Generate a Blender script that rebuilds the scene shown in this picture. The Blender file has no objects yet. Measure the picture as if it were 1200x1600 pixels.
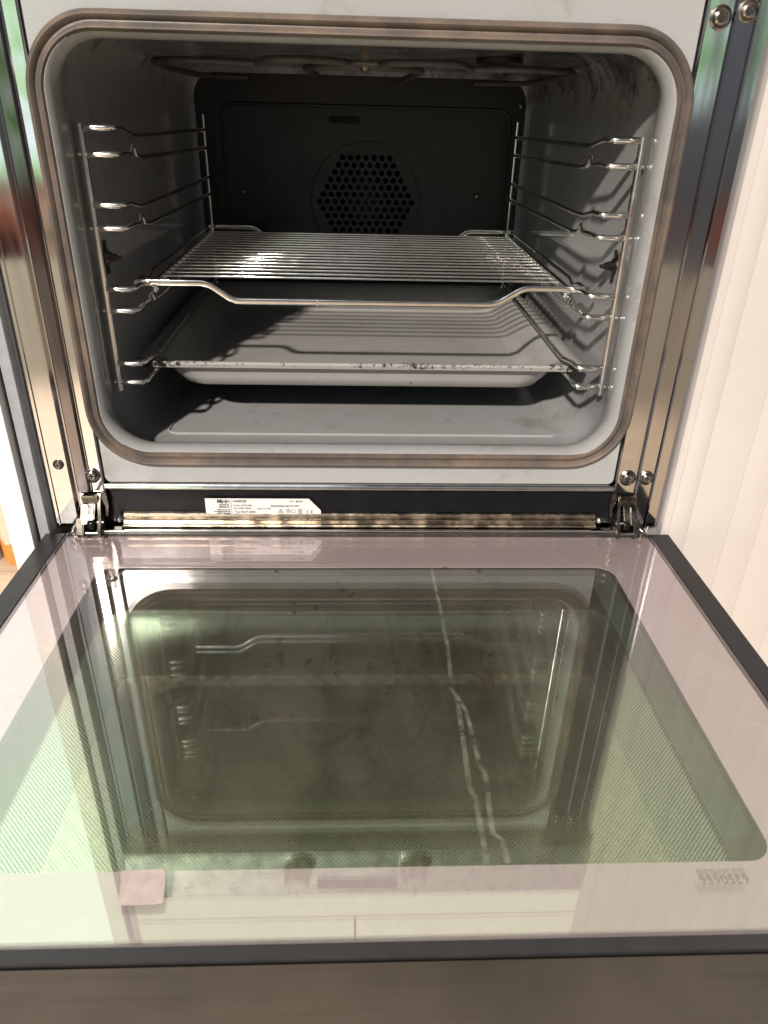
import bpy, bmesh, math, random
from mathutils import Vector, Matrix
random.seed(7)
S = bpy.context.scene
C = S.collection
PI = math.pi
R = math.radians

# ------------------------------------------------------------------ camera
YAW, PITCH, ROLL, FPX = 0.047077, 0.495645, -0.025637, 1133.59
CAM = Vector((-0.0087, -0.63456, 0.31168))
cd = bpy.data.cameras.new('camera'); cam = bpy.data.objects.new('camera', cd); C.objects.link(cam)
fw = Vector((math.sin(YAW)*math.cos(PITCH), math.cos(YAW)*math.cos(PITCH), -math.sin(PITCH)))
r0 = Vector((math.cos(YAW), -math.sin(YAW), 0)); d0 = fw.cross(r0)
rt = r0*math.cos(ROLL) + d0*math.sin(ROLL); dn = -r0*math.sin(ROLL) + d0*math.cos(ROLL)
M = Matrix((rt, -dn, -fw)).transposed().to_4x4(); M.translation = CAM
cam.matrix_world = M
cd.sensor_fit = 'VERTICAL'; cd.sensor_height = 36; cd.lens = 36*FPX/1600
cd.clip_start = 0.01; cd.clip_end = 60
cd.dof.use_dof = True; cd.dof.focus_distance = 0.74; cd.dof.aperture_fstop = 13.0
S.camera = cam

# ------------------------------------------------------------------ world: what the mirror-bright metal and glass reflect
W = bpy.data.worlds.new('World'); S.world = W; W.use_nodes = True
nt = W.node_tree; nt.nodes.clear(); L = nt.links.new
def wn(t, **k):
    n = nt.nodes.new(t)
    for a, b in k.items(): setattr(n, a, b)
    return n
def wmath(op, a, b=None, c=None):
    n = wn('ShaderNodeMath', operation=op)
    for i, v in enumerate((a, b, c)):
        if v is None: continue
        if isinstance(v, (int, float)): n.inputs[i].default_value = v
        else: L(v, n.inputs[i])
    return n.outputs[0]
def wramp(fac, stops, interp='LINEAR'):
    n = wn('ShaderNodeValToRGB'); n.color_ramp.interpolation = interp
    e = n.color_ramp.elements
    e[0].position, e[0].color = stops[0][0], (*stops[0][1], 1)
    e[1].position, e[1].color = stops[-1][0], (*stops[-1][1], 1)
    for p_, c_ in stops[1:-1]:
        x = e.new(p_); x.color = (*c_, 1)
    L(fac, n.inputs[0]); return n.outputs[0]
def wmix(f, a, b):
    n = wn('ShaderNodeMix', data_type='RGBA')
    L(f, n.inputs[0])
    for i, v in ((6, a), (7, b)):
        if isinstance(v, tuple): n.inputs[i].default_value = (*v, 1)
        else: L(v, n.inputs[i])
    return n.outputs[2]
def wband(v, a, b, soft=0.02):
    m1 = wn('ShaderNodeMapRange', interpolation_type='SMOOTHSTEP'); L(v, m1.inputs[0]); m1.inputs[1].default_value = a-soft; m1.inputs[2].default_value = a+soft
    m2 = wn('ShaderNodeMapRange', interpolation_type='SMOOTHSTEP'); L(v, m2.inputs[0]); m2.inputs[1].default_value = b-soft; m2.inputs[2].default_value = b+soft
    return wmath('SUBTRACT', m1.outputs[0], m2.outputs[0])
tc = wn('ShaderNodeTexCoord'); sp = wn('ShaderNodeSeparateXYZ'); L(tc.outputs['Generated'], sp.inputs[0])
X_, Y_, Z_ = sp.outputs
phi = wmath('ARCTAN2', wmath('MULTIPLY', X_, -1.0), wmath('MULTIPLY', Y_, -1.0))   # 0 = behind the camera, + = to its left
zz = wmath('MULTIPLY_ADD', Z_, 0.5, 0.5)
base = wramp(zz, [(0.0, (.40, .33, .27)), (.40, (.50, .43, .37)), (.46, (.30, .29, .29)), (.55, (.42, .44, .47)), (.66, (.55, .56, .57)), (.74, (.18, .18, .18)), (1.0, (.15, .15, .15))])
nz = wn('ShaderNodeTexNoise'); nz.inputs['Scale'].default_value = 32; nz.inputs['Detail'].default_value = 6; L(tc.outputs['Generated'], nz.inputs['Vector'])
garden = wramp(nz.outputs[0], [(.30, (.6, 1.3, .5)), (.42, (1.5, 2.6, 1.2)), (.52, (2.3, 3.0, 2.4)), (.60, (3.0, 3.4, 3.6)), (.75, (3.6, 3.8, 3.8))])
nz2 = wn('ShaderNodeTexNoise'); nz2.inputs['Scale'].default_value = 9; nz2.inputs['Detail'].default_value = 3; L(tc.outputs['Generated'], nz2.inputs['Vector'])
red = wramp(nz2.outputs[0], [(.35, (.14, .06, .05)), (.5, (.7, .24, .15)), (.6, (1.5, 1.0, .75)), (.7, (.3, .34, .2))])
# neutral dim wall, the garden window with its bars, the furniture under it, a second narrow pane on the right
gm = wmath('MULTIPLY', wband(phi, .22, .60), wband(Z_, -.07, .55))
bars = wmath('SUBTRACT', 1.0, wband(phi, .435, .455, .006))
gm = wmath('MULTIPLY', gm, bars)
col = wmix(gm, base, garden)
sky = wmath('MULTIPLY', wmath('MULTIPLY', wband(phi, .02, .95, .05), wband(Z_, .22, .86, .06)), .95)     # bright sky in the upper window
col = wmix(sky, col, (1.7, 1.85, 2.0))
rm = wmath('MULTIPLY', wband(phi, .15, 1.25, .05), wband(Z_, -.30, -.075))
col = wmix(rm, col, red)
gm2 = wmath('MULTIPLY', wband(phi, -.535, -.505, .008), wband(Z_, .02, .4))
col = wmix(gm2, col, garden)
om = wmath('MULTIPLY', wband(phi, -.50, -.40, .03), wband(Z_, -.14, -.07))
col = wmix(om, col, (.75, .20, .08))
# bright open side of the kitchen (left and right of the oven column, seen only by reflection)
sm = wmath('MULTIPLY', wband(Z_, .45, 1.2, .08), wband(Y_, -.05, 2, .05))
col = wmix(sm, col, (6.0, 5.95, 5.5))
bg = wn('ShaderNodeBackground'); bg.inputs[1].default_value = 0.40; L(col, bg.inputs[0])
wo = wn('ShaderNodeOutputWorld'); L(bg.outputs[0], wo.inputs[0])

# ------------------------------------------------------------------ low sunbeam through the kitchen window, from behind left
SUN = Vector((0.36, 1.0, -0.66)).normalized()
ld = bpy.data.lights.new('window_sunbeam', 'SPOT'); lo = bpy.data.objects.new('window_sunbeam', ld); C.objects.link(lo)
aim = Vector((0, 0.1, 0.1)); lo.location = aim - SUN*9
lo.rotation_euler = SUN.to_track_quat('-Z', 'Y').to_euler()
ld.energy = 5600; ld.color = (1.0, .91, .81); ld.spot_size = R(34); ld.spot_blend = .3; ld.shadow_soft_size = .15
S.view_settings.view_transform = 'Standard'; S.view_settings.look = 'None'
S.view_settings.exposure = 0.16; S.view_settings.gamma = 1; S.view_settings.use_curve_mapping = False
S.render.engine = 'CYCLES'
S.cycles.max_bounces = 14; S.cycles.diffuse_bounces = 1; S.cycles.glossy_bounces = 8; S.cycles.transparent_max_bounces = 24; S.cycles.transmission_bounces = 8

# ------------------------------------------------------------------ materials
class Mat:
    def __init__(s, name):
        s.m = bpy.data.materials.new(name); s.m.use_nodes = True; s.t = s.m.node_tree; s.t.nodes.clear()
        s.out = s.n('ShaderNodeOutputMaterial'); s.tc = s.n('ShaderNodeTexCoord')
    def n(s, t, **k):
        x = s.t.nodes.new(t)
        for a, b in k.items(): setattr(x, a, b)
        return x
    def set(s, sock, v):
        if isinstance(v, bpy.types.NodeSocket): s.t.links.new(v, sock)
        elif isinstance(v, (tuple, list)) and len(v) == 3 and len(sock.default_value) == 4: sock.default_value = (*v, 1)
        else: sock.default_value = v
    def noise(s, scale, detail=4, rough=.55, stretch=None, off=0):
        mp = s.n('ShaderNodeMapping'); s.set(mp.inputs[0], s.tc.outputs['Object']); mp.inputs['Scale'].default_value = stretch or (1, 1, 1)
        mp.inputs['Location'].default_value = (off, off*.7, off*1.3)
        z = s.n('ShaderNodeTexNoise'); s.set(z.inputs['Vector'], mp.outputs[0]); z.inputs['Scale'].default_value = scale
        z.inputs['Detail'].default_value = detail; z.inputs['Roughness'].default_value = rough
        return z.outputs[0]
    def ramp(s, f, stops, interp='LINEAR'):
        x = s.n('ShaderNodeValToRGB'); x.color_ramp.interpolation = interp; e = x.color_ramp.elements
        g = lambda c: (*c, 1) if isinstance(c, tuple) else (c, c, c, 1)
        e[0].position, e[0].color = stops[0][0], g(stops[0][1]); e[1].position, e[1].color = stops[-1][0], g(stops[-1][1])
        for p_, c_ in stops[1:-1]: y = e.new(p_); y.color = g(c_)
        s.set(x.inputs[0], f); return x.outputs[0]
    def math(s, op, a, b=None, c=None):
        x = s.n('ShaderNodeMath', operation=op)
        for i, v in enumerate((a, b, c)):
            if v is not None: s.set(x.inputs[i], v)
        return x.outputs[0]
    def mix(s, f, a, b):
        x = s.n('ShaderNodeMix', data_type='RGBA'); s.set(x.inputs[0], f); s.set(x.inputs[6], a); s.set(x.inputs[7], b); return x.outputs[2]
    def xyz(s):
        x = s.n('ShaderNodeSeparateXYZ'); s.set(x.inputs[0], s.tc.outputs['Object']); return x.outputs
    def pbr(s, color, rough=.4, metal=0, bump=None, bstr=.1, bdist=.001, coat=0, spec=.5, aniso=0):
        b = s.n('ShaderNodeBsdfPrincipled'); s.set(b.inputs['Base Color'], color); s.set(b.inputs['Roughness'], rough)
        b.inputs['Metallic'].default_value = metal; b.inputs['Coat Weight'].default_value = coat; b.inputs['Specular IOR Level'].default_value = spec
        if bump is not None:
            u = s.n('ShaderNodeBump'); u.inputs['Strength'].default_value = bstr; u.inputs['Distance'].default_value = bdist
            s.set(u.inputs['Height'], bump); s.set(b.inputs['Normal'], u.outputs[0])
        s.set(s.out.inputs[0], b.outputs[0]); return s.m

def m_enamel():
    s = Mat('grey_enamel')
    f = s.noise(900, 2, .5)
    c = s.ramp(f, [(.3, (.255, .26, .268)), (.55, (.285, .288, .293)), (.75, (.31, .312, .318))])
    n = s.noise(9, 6, .6); c = s.mix(s.ramp(n, [(.4, 0.0), (.75, .35)]), c, (.22, .20, .175))
    # soot burnt on near the upper right front and thin streaks towards the back
    x, y, z = s.xyz()
    n2 = s.noise(75, 8, .75); n3 = s.noise(22, 4, .6, off=3)
    zt = s.n('ShaderNodeMapRange'); s.set(zt.inputs[0], z); zt.inputs[1].default_value = .275; zt.inputs[2].default_value = .365
    yt = s.n('ShaderNodeMapRange'); s.set(yt.inputs[0], y); yt.inputs[1].default_value = .018; yt.inputs[2].default_value = .045
    a = s.math('MULTIPLY', s.math('MULTIPLY', zt.outputs[0], yt.outputs[0]), .42)
    xt = s.n('ShaderNodeMapRange'); s.set(xt.inputs[0], x); xt.inputs[1].default_value = -.1; xt.inputs[2].default_value = .23; xt.inputs[3].default_value = -.12; xt.inputs[4].default_value = .06
    a = s.math('ADD', a, s.math('MULTIPLY', xt.outputs[0], zt.outputs[0]))
    k = s.math('ADD', a, s.math('ADD', s.math('MULTIPLY', n2, .55), s.math('MULTIPLY', n3, .75)))
    c = s.mix(s.ramp(k, [(1.02, 0.0), (1.16, 1.0)]) if False else s.ramp(s.math('SUBTRACT', k, .4), [(.57, 0.0), (.70, .6), (.86, 1.0)]), c, (.022, .020, .018))
    ch = s.noise(150, 5, .7, off=9); ch2 = s.noise(14, 2, .5, off=5)
    c = s.mix(s.math('MULTIPLY', s.ramp(ch, [(.67, 0.0), (.70, 1.0)]), s.ramp(ch2, [(.48, 0.0), (.58, 1.0)])), c, (.03, .022, .018))
    sp = s.noise(650, 3, .6, off=12); c = s.mix(s.ramp(sp, [(.69, 0.0), (.72, .8)]), c, (.05, .045, .04))       # enamel fleck
    br = s.noise(18, 7, .7, off=15); c = s.mix(s.ramp(br, [(.56, 0.0), (.74, .5)]), c, (.13, .10, .07))            # baked-on film
    return s.pbr(c, s.ramp(s.noise(40, 4), [(.3, .06), (.7, .16)]), bump=f, bstr=.02, bdist=.0002, spec=.55)
def m_tray():
    s = Mat('tray_enamel')
    f = s.noise(800, 2, .5)
    c = s.ramp(f, [(.3, (.27, .262, .256)), (.6, (.32, .31, .298))])
    n = s.noise(12, 6, .65, stretch=(1, 2.4, 1)); c = s.mix(s.ramp(n, [(.45, 0.0), (.75, .3)]), c, (.17, .155, .14))
    x, y, z = s.xyz()
    e1 = s.n('ShaderNodeMapRange'); s.set(e1.inputs[0], z); e1.inputs[1].default_value = .0870; e1.inputs[2].default_value = .0915
    e2 = s.n('ShaderNodeMapRange'); s.set(e2.inputs[0], y); e2.inputs[1].default_value = .098; e2.inputs[2].default_value = .084
    e3 = s.n('ShaderNodeMapRange'); s.set(e3.inputs[0], s.math('ABSOLUTE', x)); e3.inputs[1].default_value = .185; e3.inputs[2].default_value = .225
    q = s.math('ADD', s.math('MULTIPLY', s.math('MULTIPLY', e1.outputs[0], e2.outputs[0]), .16), s.math('MULTIPLY', s.math('MULTIPLY', e3.outputs[0], e2.outputs[0]), .20))
    k = s.math('ADD', s.noise(170, 6, .75, off=2), q)
    k = s.math('ADD', k, s.math('MULTIPLY_ADD', s.noise(11, 2, .5, off=6), .5, -.27)); c = s.mix(s.ramp(k, [(.70, 0.0), (.75, 1.0)]), c, (.028, .02, .015))
    sp_ = s.noise(55, 3, .6, off=8); c = s.mix(s.ramp(sp_, [(.74, 0.0), (.77, 1.0)]), c, (.05, .035, .025))
    return s.pbr(c, s.ramp(s.noise(30, 4), [(.3, .10), (.7, .22)]), bump=f, bstr=.03, bdist=.0004)
def m_dark_enamel():
    s = Mat('sooty_dark_enamel')
    n = s.noise(8, 7, .65); c = s.ramp(n, [(.3, (.004, .004, .0042)), (.55, (.0065, .006, .0055)), (.72, (.018, .013, .009))])
    return s.pbr(c, s.ramp(s.noise(20, 4, off=1), [(.3, .28), (.7, .5)]), bump=s.noise(400, 3), bstr=.1)
def m_gasket():
    s = Mat('worn_silicone')
    n = s.noise(16, 7, .65, stretch=(1, 1, 1)); c = s.ramp(n, [(.3, (.050, .044, .042)), (.48, (.088, .072, .063)), (.64, (.15, .11, .085)), (.8, (.035, .03, .028))])
    ch = s.noise(200, 5, .7); c = s.mix(s.ramp(ch, [(.70, 0.0), (.74, 1.0)]), c, (.02, .016, .014))
    return s.pbr(c, .42, bump=s.noise(300, 4), bstr=.12)
def m_chrome(name='bright_chrome', c=(.90, .88, .85), r=.06):
    s = Mat(name); n = s.noise(60, 5, .6)
    return s.pbr(s.ramp(n, [(.3, tuple(v*.82 for v in c)), (.6, c)]), s.ramp(n, [(.35, r*.6), (.7, r*1.7)]), metal=1)
def m_steel(name='stainless_flange', c=(.62, .60, .59), r=.07):
    s = Mat(name); n = s.noise(14, 6, .6, stretch=(3, 3, .35)); w = s.noise(6, 3, .5, stretch=(4, 1, .6), off=4)
    cc = s.mix(s.ramp(n, [(.5, 0.0), (.72, .45)]), c, (.36, .33, .31))
    return s.pbr(cc, s.ramp(n, [(.3, r*.4), (.7, r*1.3)]), metal=1, bump=w, bstr=.16, bdist=.002)
def m_brushed():
    s = Mat('brushed_brown_steel'); n = s.noise(26, 6, .7, stretch=(.25, 8, 8)); b = s.noise(7, 4, .6, off=2)
    c = s.mix(s.ramp(b, [(.4, 0.0), (.72, .8)]), (.075, .060, .048), (.032, .025, .020))
    return s.pbr(c, s.ramp(n, [(.3, .34), (.7, .52)]), metal=.9, bump=n, bstr=.2, bdist=.0005)
def simple(name, c, r=.5, metal=0, v=.12, scale=60, coat=0, bump=.06, spec=.5):
    s = Mat(name); n = s.noise(scale, 5, .6)
    return s.pbr(s.ramp(n, [(.3, tuple(k*(1-v) for k in c)), (.7, tuple(min(1, k*(1+v)) for k in c))]), s.ramp(n, [(.3, max(.03, r*.8)), (.7, min(1, r*1.25))]), metal=metal, coat=coat, bump=n, bstr=bump, bdist=.0005, spec=spec)
def m_glass(name, tint, gloss, ior, smudge=True):
    s = Mat(name)
    ge = s.n('ShaderNodeNewGeometry'); dp = s.n('ShaderNodeVectorMath', operation='DOT_PRODUCT'); s.set(dp.inputs[0], ge.outputs['Incoming']); s.set(dp.inputs[1], ge.outputs['Normal'])
    cs = s.math('ABSOLUTE', dp.outputs['Value'])
    fac = s.math('MULTIPLY_ADD', s.math('POWER', s.math('SUBTRACT', 1.0, cs), 5.0), 1-ior, ior)   # Schlick, same from either face
    gloss = s.ramp(cs, [(.42, (1.0, .84, .93)), (.60, (.96, .95, .93)), (.74, (.78, 1.0, .78)), (.9, (.76, 1.0, .74))])   # interference coating: pink when grazing, green when steep
    tr = s.n('ShaderNodeBsdfTransparent'); s.set(tr.inputs[0], tint)
    gl = s.n('ShaderNodeBsdfGlossy'); s.set(gl.inputs[0], gloss); gl.inputs['Roughness'].default_value = .015
    mx = s.n('ShaderNodeMixShader'); s.set(mx.inputs[0], fac); s.set(mx.inputs[1], tr.outputs[0]); s.set(mx.inputs[2], gl.outputs[0])
    last = mx.outputs[0]
    if smudge:      # grease film, wipe marks
        d = s.n('ShaderNodeBsdfDiffuse'); s.set(d.inputs[0], (.60, .50, .40))
        n = s.noise(9, 8, .68, stretch=(1.6, .7, 1)); n2 = s.noise(120, 3, .6, off=4)
        m2 = s.n('ShaderNodeMixShader')
        s.set(m2.inputs[0], s.math('ADD', s.ramp(n, [(.35, .012), (.72, .045)]), s.ramp(n2, [(.72, 0.0), (.76, .04)])))
        s.set(m2.inputs[1], last); s.set(m2.inputs[2], d.outputs[0]); last = m2.outputs[0]
    s.set(s.out.inputs[0], last); return s.m
def m_dots():
    s = Mat('dot_printed_glass'); x, y, z = s.xyz(); P = .0029
    def lat(ox, oy):
        u = s.math('SUBTRACT', s.math('FRACT', s.math('ADD', s.math('DIVIDE', x, P), ox+50)), .5)
        v = s.math('SUBTRACT', s.math('FRACT', s.math('ADD', s.math('DIVIDE', y, P), oy+50)), .5)
        return s.math('SQRT', s.math('ADD', s.math('MULTIPLY', u, u), s.math('MULTIPLY', v, v)))
    d = s.math('MINIMUM', lat(0, 0), lat(.5, .5))
    dot = s.math('LESS_THAN', d, .27)
    inx = s.math('LESS_THAN', s.math('ABSOLUTE', s.math('ADD', x, .003)), .2255)
    iny = s.math('MULTIPLY', s.math('LESS_THAN', y, -.064), s.math('GREATER_THAN', y, -.372))
    inside = s.math('MULTIPLY', inx, iny)
    dot = s.math('ADD', s.math('MULTIPLY', dot, inside), s.math('SUBTRACT', 1.0, inside))      # dots inside, solid dark print round them
    t = s.n('ShaderNodeBsdfTransparent'); s.set(t.inputs[0], (.96, .97, .95)); g = s.n('ShaderNodeBsdfGlossy'); g.inputs['Roughness'].default_value = .02; s.set(g.inputs[0], (.8, 1, .85))
    m1 = s.n('ShaderNodeMixShader'); m1.inputs[0].default_value = .03; s.set(m1.inputs[1], t.outputs[0]); s.set(m1.inputs[2], g.outputs[0])
    q = s.n('ShaderNodeBsdfPrincipled'); s.set(q.inputs['Base Color'], s.mix(inside, (.05, .07, .055), (.48, .62, .45))); q.inputs['Roughness'].default_value = .13; s.set(q.inputs['Metallic'], s.math('MULTIPLY', inside, .97))
    mx = s.n('ShaderNodeMixShader'); s.set(mx.inputs[0], dot); s.set(mx.inputs[1], m1.outputs[0]); s.set(mx.inputs[2], q.outputs[0])
    s.set(s.out.inputs[0], mx.outputs[0]); return s.m
def m_outer():
    s = Mat('coated_outer_glass')
    ge = s.n('ShaderNodeNewGeometry'); dp = s.n('ShaderNodeVectorMath', operation='DOT_PRODUCT'); s.set(dp.inputs[0], ge.outputs['Incoming']); s.set(dp.inputs[1], ge.outputs['Normal'])
    cs = s.math('ABSOLUTE', dp.outputs['Value']); fac = s.math('MULTIPLY_ADD', s.math('POWER', s.math('SUBTRACT', 1.0, cs), 5.0), .6, .40)
    d = s.n('ShaderNodeBsdfDiffuse'); s.set(d.inputs[0], (.03, .025, .018)); g = s.n('ShaderNodeBsdfGlossy'); g.inputs['Roughness'].default_value = .02; s.set(g.inputs[0], (1.0, .84, .60))
    mx = s.n('ShaderNodeMixShader'); s.set(mx.inputs[0], fac); s.set(mx.inputs[1], d.outputs[0]); s.set(mx.inputs[2], g.outputs[0]); s.set(s.out.inputs[0], mx.outputs[0]); return s.m
def m_wood():
    s = Mat('pale_wood_boards'); x, y, z = s.xyz()
    n = s.noise(5, 7, .6, stretch=(1, 9, 1)); c = s.ramp(n, [(.3, (.42, .31, .21)), (.7, (.58, .45, .32))])
    u = s.math('FRACT', s.math('ADD', s.math('DIVIDE', y, .14), 40)); c = s.mix(s.math('LESS_THAN', u, .015), c, (.2, .13, .08))
    return s.pbr(c, .35, bump=n, bstr=.1)
EN, TR, DK, GK = m_enamel(), m_tray(), m_dark_enamel(), m_gasket()
CH, ST, BR = m_chrome(), m_steel(), m_brushed()
STD = m_steel('dim_reflection_flange', (.44, .43, .45), .09)  # right flange: same steel, dimmer reflection put into the colour
CHW = m_chrome('warm_chrome_trim', (.50, .43, .34), .22)
BLK = simple('black_plastic', (.006, .006, .007), .22, spec=.15)
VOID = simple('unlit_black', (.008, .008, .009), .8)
BFR = simple('dark_grey_door_frame', (.018, .0175, .019), .35, spec=.25)
WHT = simple('white_lacquer', (.45, .415, .40), .12, v=.03, coat=.3, scale=8, bump=.15)
WHM = simple('white_panel_edge', (.70, .68, .65), .35, v=.03)
PRT = simple('pinkish_grey_print', (.40, .31, .335), .25, v=.05, scale=12, bump=.0)
INK = simple('dark_ink', (.03, .03, .032), .6, v=.1)
LBL = simple('label_paper', (.52, .51, .49), .4, v=.05)
HEAT = simple('burnt_heater_tube', (.055, .05, .048), .55, v=.4)
PNL = simple('control_panel_steel', (.50, .50, .48), .3, metal=.8, v=.08)
GRY = simple('grey_plastic_edge', (.24, .25, .27), .4)
PAPW = simple('carton_pale', (.75, .60, .47), .55, v=.06)
PAPO = simple('carton_orange', (.80, .30, .07), .5, v=.08)
PAPL = simple('carton_white', (.80, .77, .74), .55, v=.04)
def m_stain():
    s = Mat('dried_splash'); d = s.n('ShaderNodeBsdfDiffuse'); s.set(d.inputs[0], (.035, .027, .020)); t = s.n('ShaderNodeBsdfTransparent')
    m = s.n('ShaderNodeMixShader'); s.set(m.inputs[0], s.ramp(s.noise(420, 4, .65), [(.35, .30), (.65, .85)])); s.set(m.inputs[1], t.outputs[0]); s.set(m.inputs[2], d.outputs[0]); s.set(s.out.inputs[0], m.outputs[0]); return s.m
STAIN = m_stain()
def m_drip():
    s = Mat('milky_drip'); d = s.n('ShaderNodeBsdfDiffuse'); s.set(d.inputs[0], (.62, .56, .48)); t = s.n('ShaderNodeBsdfTransparent')
    m = s.n('ShaderNodeMixShader'); s.set(m.inputs[0], s.ramp(s.noise(90, 5, .7), [(.38, .0), (.7, .24)])); s.set(m.inputs[1], t.outputs[0]); s.set(m.inputs[2], d.outputs[0]); s.set(s.out.inputs[0], m.outputs[0]); return s.m
DRIP = m_drip()
STK = simple('worn_sticker', (.33, .27, .25), .6, v=.16, scale=120)
GL1 = m_glass('inner_door_glass', (.95, .96, .95), None, .13)
CHR = m_chrome('runner_chrome', (.92, .90, .86), .14)
OIL = m_chrome('greasy_hinge_steel', (.15, .13, .11), .30)

STH = m_chrome('worn_hinge_steel', (.27, .25, .23), .24)
# ------------------------------------------------------------------ helpers
def link(name, me, m, parent=None):
    o = bpy.data.objects.new(name, me); C.objects.link(o)
    if m is not None: me.materials.append(m)
    if parent: o.parent = parent
    return o
def mesh(name, verts, faces, m, parent=None, smooth=False, autos=None):
    me = bpy.data.meshes.new(name); me.from_pydata([tuple(v) for v in verts], [], faces)
    bm = bmesh.new(); bm.from_mesh(me); bmesh.ops.recalc_face_normals(bm, faces=bm.faces); bm.to_mesh(me); bm.free()
    if smooth: me.shade_smooth()
    if autos: me.set_sharp_from_angle(angle=R(autos))
    return link(name, me, m, parent)
class G:        # geometry collector -> one mesh
    def __init__(s): s.v, s.f, s.flat = [], [], set()
    def add(s, v, f, flat=False):
        k = len(s.v)
        if flat: s.flat |= set(range(len(s.f), len(s.f)+len(f)))
        s.v += [Vector(a) for a in v]; s.f += [tuple(i+k for i in q) for q in f]; return s
    def box(s, a, b, bev=0):
        bm = bmesh.new(); bmesh.ops.create_cube(bm, size=1)
        a, b = Vector(a), Vector(b); c = (a+b)/2; d = b-a
        for v in bm.verts: v.co = Vector((v.co.x*d.x, v.co.y*d.y, v.co.z*d.z)) + c
        if bev: bmesh.ops.bevel(bm, geom=bm.edges[:], offset=bev, segments=2, affect='EDGES', profile=.5)
        return s.bm(bm)
    def bm(s, bm):
        bm.verts.index_update(); s.add([v.co.copy() for v in bm.verts], [[v.index for v in f.verts] for f in bm.faces], True); bm.free(); return s
    def obox(s, c, ax, ay, az, hx, hy, hz, bev=0):   # oriented box
        bm = bmesh.new(); bmesh.ops.create_cube(bm, size=2)
        for v in bm.verts: v.co = Vector((v.co.x*hx, v.co.y*hy, v.co.z*hz))
        if bev: bmesh.ops.bevel(bm, geom=bm.edges[:], offset=bev, segments=2, affect='EDGES')
        for v in bm.verts: v.co = Vector(c) + ax*v.co.x + ay*v.co.y + az*v.co.z
        return s.bm(bm)
    def tube(s, pts, r, seg=10, closed=False, ry=None, up=None, sq=1.0):
        pts = [Vector(p) for p in pts]; n = len(pts); rings = []
        nrm = Vector(up) if up else None
        for i in range(n):
            a = pts[i-1] if (i > 0 or closed) else pts[i]; b = pts[(i+1) % n] if (i < n-1 or closed) else pts[i]
            t = (b-a).normalized()
            if nrm is None: nrm = t.orthogonal()
            nn = (nrm - t*nrm.dot(t)).normalized()
            if not up: nrm = nn
            bb = t.cross(nn)
            P2 = lambda q: math.copysign(abs(q)**sq, q) if abs(q) > 1e-9 else 0
            rings.append([pts[i] + nn*(P2(math.cos((k+.5)*2*PI/seg))*(ry or r)) + bb*(P2(math.sin((k+.5)*2*PI/seg))*r) for k in range(seg)])
        v = [q for rg in rings for q in rg]; f = []
        for i in range(n if closed else n-1):
            j = (i+1) % n
            for k in range(seg):
                l = (k+1) % seg; f.append((i*seg+k, i*seg+l, j*seg+l, j*seg+k))
        if not closed: f.append(tuple(range(seg))[::-1]); f.append(tuple((n-1)*seg+k for k in range(seg)))
        return s.add(v, f)
    def lathe(s, c, axis, prof, seg=24):    # prof: (radius, height along axis)
        axis = Vector(axis).normalized(); u = axis.orthogonal().normalized(); w = axis.cross(u); c = Vector(c)
        v = []; f = []
        for r_, h in prof: v += [c + axis*h + (u*math.cos(k*2*PI/seg) + w*math.sin(k*2*PI/seg))*r_ for k in range(seg)]
        for i in range(len(prof)-1):
            for k in range(seg):
                l = (k+1) % seg; f.append((i*seg+k, i*seg+l, (i+1)*seg+l, (i+1)*seg+k))
        f.append(tuple(range(seg))); f.append(tuple((len(prof)-1)*seg+k for k in range(seg)))
        return s.add(v, f)
    def extrude(s, prof, o, ex, ey, ez, ln):   # closed profile in (ex,ey), extruded ln along ez
        o = Vector(o); n = len(prof)
        v = [o + ex*a + ey*b for a, b in prof] + [o + ex*a + ey*b + ez*ln for a, b in prof]
        f = [(i, (i+1) % n, (i+1) % n + n, i+n) for i in range(n)] + [tuple(range(n))[::-1], tuple(range(n, 2*n))]
        return s.add(v, f)
    def make(s, name, m, parent=None, smooth=True, angle=50):
        o = mesh(name, s.v, s.f, m, parent, smooth, angle if smooth else None)
        for i in s.flat: o.data.polygons[i].use_smooth = False
        return o
def tag(o, label, cat, group=None):
    o['label'] = label; o['category'] = cat
    if group: o['group'] = group
    return o
def thing(name, label, cat, loc, group=None):
    o = bpy.data.objects.new(name, None); C.objects.link(o); o.empty_display_size = .02
    return tag(o, label, cat, group)     # kept at the origin so that parts keep world coordinates; moved by place()
def place(root, loc):                     # put the Empty at the thing's base without moving its parts
    loc = Vector(loc); root.location = loc
    for ch in root.children: ch.location = ch.location - loc
ex, ey, ez = Vector((1, 0, 0)), Vector((0, 1, 0)), Vector((0, 0, 1))
def rrect(l, r, b, t, rad, n=10, side=14):
    """rounded rectangle points (u,v) with outward normals, fixed count"""
    pts = []
    cs = [((r-rad, b+rad), -90), ((r-rad, t-rad), 0), ((l+rad, t-rad), 90), ((l+rad, b+rad), 180)]
    for i, ((cx, cy), a0) in enumerate(cs):
        arc = [(cx+rad*math.cos(R(a0+90*k/n)), cy+rad*math.sin(R(a0+90*k/n)), math.cos(R(a0+90*k/n)), math.sin(R(a0+90*k/n))) for k in range(n+1)]
        pts += arc
        (nx, ny), a1 = cs[(i+1) % 4]
        e = (nx+rad*math.cos(R(a1)), ny+rad*math.sin(R(a1)))
        for k in range(1, side):
            q = k/side; pts.append((arc[-1][0]*(1-q)+e[0]*q, arc[-1][1]*(1-q)+e[1]*q, arc[-1][2], arc[-1][3]))
    return pts
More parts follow.
